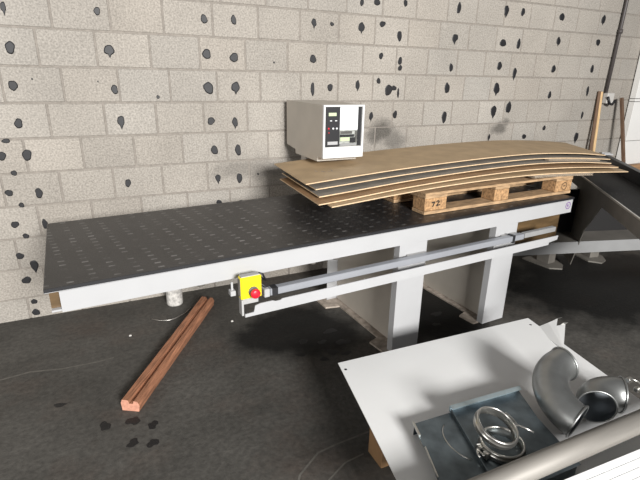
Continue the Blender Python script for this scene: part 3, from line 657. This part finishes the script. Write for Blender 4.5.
for q in (((2.213, 1.441, .33), (2.183, 1.45, .327), (2.205, 1.448, .338), (2.232, 1.441, .336)), ((2.223, 1.499, .333), (2.19, 1.503, .325), (2.215, 1.50, .334), (2.248, 1.492, .338))):
    bm = nb(); A_ = [bm.verts.new(Vector(p)-Vector((1.8, 1.35, Z2))) for p in q]; B_ = [bm.verts.new(v.co+Vector((.0015, .001, .0015))) for v in A_]
    bm.faces.new(A_); bm.faces.new(B_)
    for k in range(4): bm.faces.new((A_[k], A_[(k+1) % 4], B_[(k+1) % 4], B_[k]))
    bmesh.ops.recalc_face_normals(bm, faces=bm.faces); obj('folded_tab', bm, MAT['zinc'], s2)

# galvanised plates standing on their turned-down edges
PZ = .35
bm = nb(); prism(bm, [(.952, 1.129), (1.126, 1.121), (1.027, .735), (.822, .735), (.873, .887), (.917, .991), (.922, 1.011), (.919, 1.02), (.932, 1.064)], PZ-.002, PZ, 'z')
gp = tag(obj('galvanised_plate', bm, MAT['galv'], loc=(1.0, 1.0, PZ-.002)), 'flat dark galvanised plate left of the pipe clamps on the white sheet', 'metal plate')
MT = Matrix.Translation((-1.0, -1.0, -PZ+.002))
bm = nb(); prism(bm, [(.955, 1.125), (1.12, 1.117), (1.12, 1.115), (.955, 1.123)], SZ+.0005, PZ-.0025, 'z', mtx=MT); obj('rear_skirt', bm, MAT['galv'], gp)
bm = nb(); prism(bm, [(.84, .745), (1.02, .742), (1.02, .74), (.84, .743)], SZ+.0005, PZ-.0025, 'z', mtx=MT); obj('front_skirt', bm, MAT['galv'], gp)
bm = nb(); prism(bm, [(.951, 1.131), (.957, 1.130), (.937, 1.062), (.931, 1.064)], PZ+.0005, PZ+.010, 'z', mtx=MT); obj('turned_lip', bm, MAT['zinc'], gp)
bm = nb(); prism(bm, [(.918, 1.012), (.922, 1.012), (.878, .886), (.874, .886)], PZ+.0005, PZ+.006, 'z', mtx=MT); obj('edge_lip', bm, MAT['zinc'], gp)
bm = nb(); sweep(bm, [(1.085-1.0+.078*math.cos(t), .975-1.0+.105*math.sin(t), .0028) for t in [math.radians(110+i*9) for i in range(14)]], .0022, 6)
obj('scribed_arc', bm, MAT['zinc'], gp)['label'] = 'pale arc scribed on the plate'

TZ = .3525
bm = nb(); prism(bm, [(1.128, 1.126), (1.485, 1.104), (1.42, .95), (1.365, .725), (1.003, .735), (1.043, .854)], TZ-.002, TZ, 'z')
gt = tag(obj('galvanised_tray', bm, MAT['galv'], loc=(1.25, .95, TZ-.002)), 'galvanised tray with upturned back edge under the pipe clamps', 'metal tray')
MT = Matrix.Translation((-1.25, -.95, -TZ+.002))
bm = nb(); prism(bm, [(1.13, 1.122), (1.48, 1.10), (1.48, 1.098), (1.13, 1.12)], SZ+.0005, TZ-.0025, 'z', mtx=MT); obj('rear_skirt', bm, MAT['galv'], gt)
bm = nb(); prism(bm, [(1.128, 1.127), (1.485, 1.105), (1.485, 1.108), (1.128, 1.13)], TZ-.002, TZ+.022, 'z', mtx=MT)
prism(bm, [(1.128, 1.108), (1.475, 1.086), (1.487, 1.108), (1.128, 1.13)], TZ+.0222, TZ+.024, 'z', mtx=MT); obj('back_flange', bm, MAT['galv_pale'], gt)
bm = nb(); prism(bm, [(1.128, 1.12), (1.132, 1.12), (1.035, .815), (1.031, .815)], TZ+.0005, TZ+.013, 'z', mtx=MT); obj('side_flange', bm, MAT['galv'], gt)
bm = nb(); prism(bm, [(1.045, .74), (1.36, .735), (1.36, .733), (1.045, .738)], SZ+.0005, TZ-.0025, 'z', mtx=MT); obj('front_skirt', bm, MAT['galv'], gt)

# band clamps: two rings, the upper one tilted on the lower
def clamp(label, c, rx, ry, R_, lever):
    t = thing('pipe_clamp', label, 'clamp', c, 0, 'band clamps on the tray'); Mx = Matrix.Rotation(rx, 4, 'X') @ Matrix.Rotation(ry, 4, 'Y')
    bm = nb()
    lathe(bm, [(R_, -.017), (R_+.004, -.018), (R_+.009, -.013), (R_+.005, -.007), (R_+.011, -.003), (R_+.011, .003), (R_+.005, .007), (R_+.009, .013), (R_+.004, .018), (R_, .017), (R_+.005, .003), (R_+.005, -.003)], Mx, 44, closed=True)
    obj('band', bm, MAT['zinc'], t)
    a0, a1 = (.35, -.15) if lever else (3.3, 2.9)
    for a_ in (a0, a1):
        bm = nb(); box(bm, -.007, .007, -.008, .008, -.010, .010, .002, mtx=Mx @ Matrix.Rotation(a_, 4, 'Z') @ Matrix.Translation((R_+.0185, 0, 0)))
        obj('lug', bm, MAT['zinc'], t)
    bm = nb(); p = [Mx @ Vector(((R_+.028)*math.cos(x), (R_+.028)*math.sin(x), .002)) for x in [a0+(a1-a0)*i/6 for i in range(7)]]
    e_ = p[-1]
    p += [e_+Vector((.018, -.02, -.004)), e_+Vector((.035, -.045, -.010))] if lever else [e_+Vector((-.015, -.02, 0)), e_+Vector((-.02, -.035, -.003))]
    sweep(bm, p, .0035, 8)
    obj('latch_lever', bm, MAT['zinc'], t)
    return t
clamp('lower band clamp lying flat on the galvanised tray', (1.165, .893, TZ+.0185), 0, 0, .070, False)
clamp('upper band clamp tilted on the lower one', (1.148, .916, TZ+.083), .30, .14, .070, True)

# ducts: pressed bends with rolled rims; e1, e2 span the plane of the bend
def elbow(name, label, c, phi, R_, r, a0, a1, nseg=18):
    t = thing(name, label, 'duct', c)
    e1 = Vector((.904, -.427, 0)); ph = math.radians(phi); e2 = Vector((.427*math.cos(ph), .904*math.cos(ph), math.sin(ph))); n_ = e1.cross(e2)
    A_ = [math.radians(a0+(a1-a0)*i/nseg) for i in range(nseg+1)]
    at = lambda x: e1*R_*math.cos(x)+e2*R_*math.sin(x)
    path = [at(x) for x in A_]
    bm = nb(); sweep(bm, path, r, 36, cap=False); bmesh.ops.recalc_face_normals(bm, faces=bm.faces); obj('bend', bm, MAT['duct'], t)
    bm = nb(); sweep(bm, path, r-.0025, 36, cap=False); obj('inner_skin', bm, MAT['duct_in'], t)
    for x in (A_[0], A_[-1]):
        rd = (e1*math.cos(x)+e2*math.sin(x))
        bm = nb(); sweep(bm, [at(x)+rd*(r+.002)*math.cos(q)+n_*(r+.002)*math.sin(q) for q in [2*math.pi*k/40 for k in range(40)]], .0042, 8, closed=True)
        obj('rolled_rim', bm, MAT['duct'], t)
    return t, at(A_[-1])
elbow('duct_elbow', 'larger curved grey duct bend standing behind the tube, its back bulging left', (1.685, .897, .409), 15, .18, .0685, 112, 220)
e2, end = elbow('duct_elbow', 'shorter shiny duct bend with open dark mouth at the far right', (1.748, .802, SZ+.0785), 0, .118, .071, 163, 74)
for k, (dx, dy, dz_) in enumerate(((.035, .0, .062), (.055, -.03, .03))):
    bm = nb(); p_ = end+Vector((dx, dy, dz_)); box(bm, p_.x-.014, p_.x+.014, p_.y-.01, p_.y+.01, p_.z-.01, p_.z+.01, .003); obj('rim_lug', bm, MAT['zinc'], e2)
bm = nb(); sweep(bm, [end+Vector(v) for v in ((.03, 0, .072), (.06, -.02, .06), (.085, -.04, .03), (.11, -.05, .02), (.10, -.07, .01), (.07, -.05, .015))], .0042, 8); obj('rim_latch', bm, MAT['zinc'], e2)

# long tube and ribbed panel along the near edge
bm = nb(); sweep(bm, [(.55, .775, TZ+.0395), (2.3, .735, TZ+.0395)], .038, 28)
tag(obj('long_tube', bm, MAT['tube'], loc=(1.6, .75, TZ)), 'long dull grey tube lying along the front of the duct parts', 'tube')
rb = thing('ribbed_panel', 'white ribbed plastic panel in front of the long tube', 'panel', (1.4, .60, SZ+.0005), -.055)
bm = nb(); box(bm, -.62, .75, -.05, .088, 0, .062, .003); obj('panel_body', bm, MAT['rib'], rb)
for k in range(5):
    y = -.0485+k*.0275
    bm = nb(); box(bm, -.62, .75, y, y+.0255, .0625, .0685, .0015); obj('rib', bm, MAT['rib'], rb)
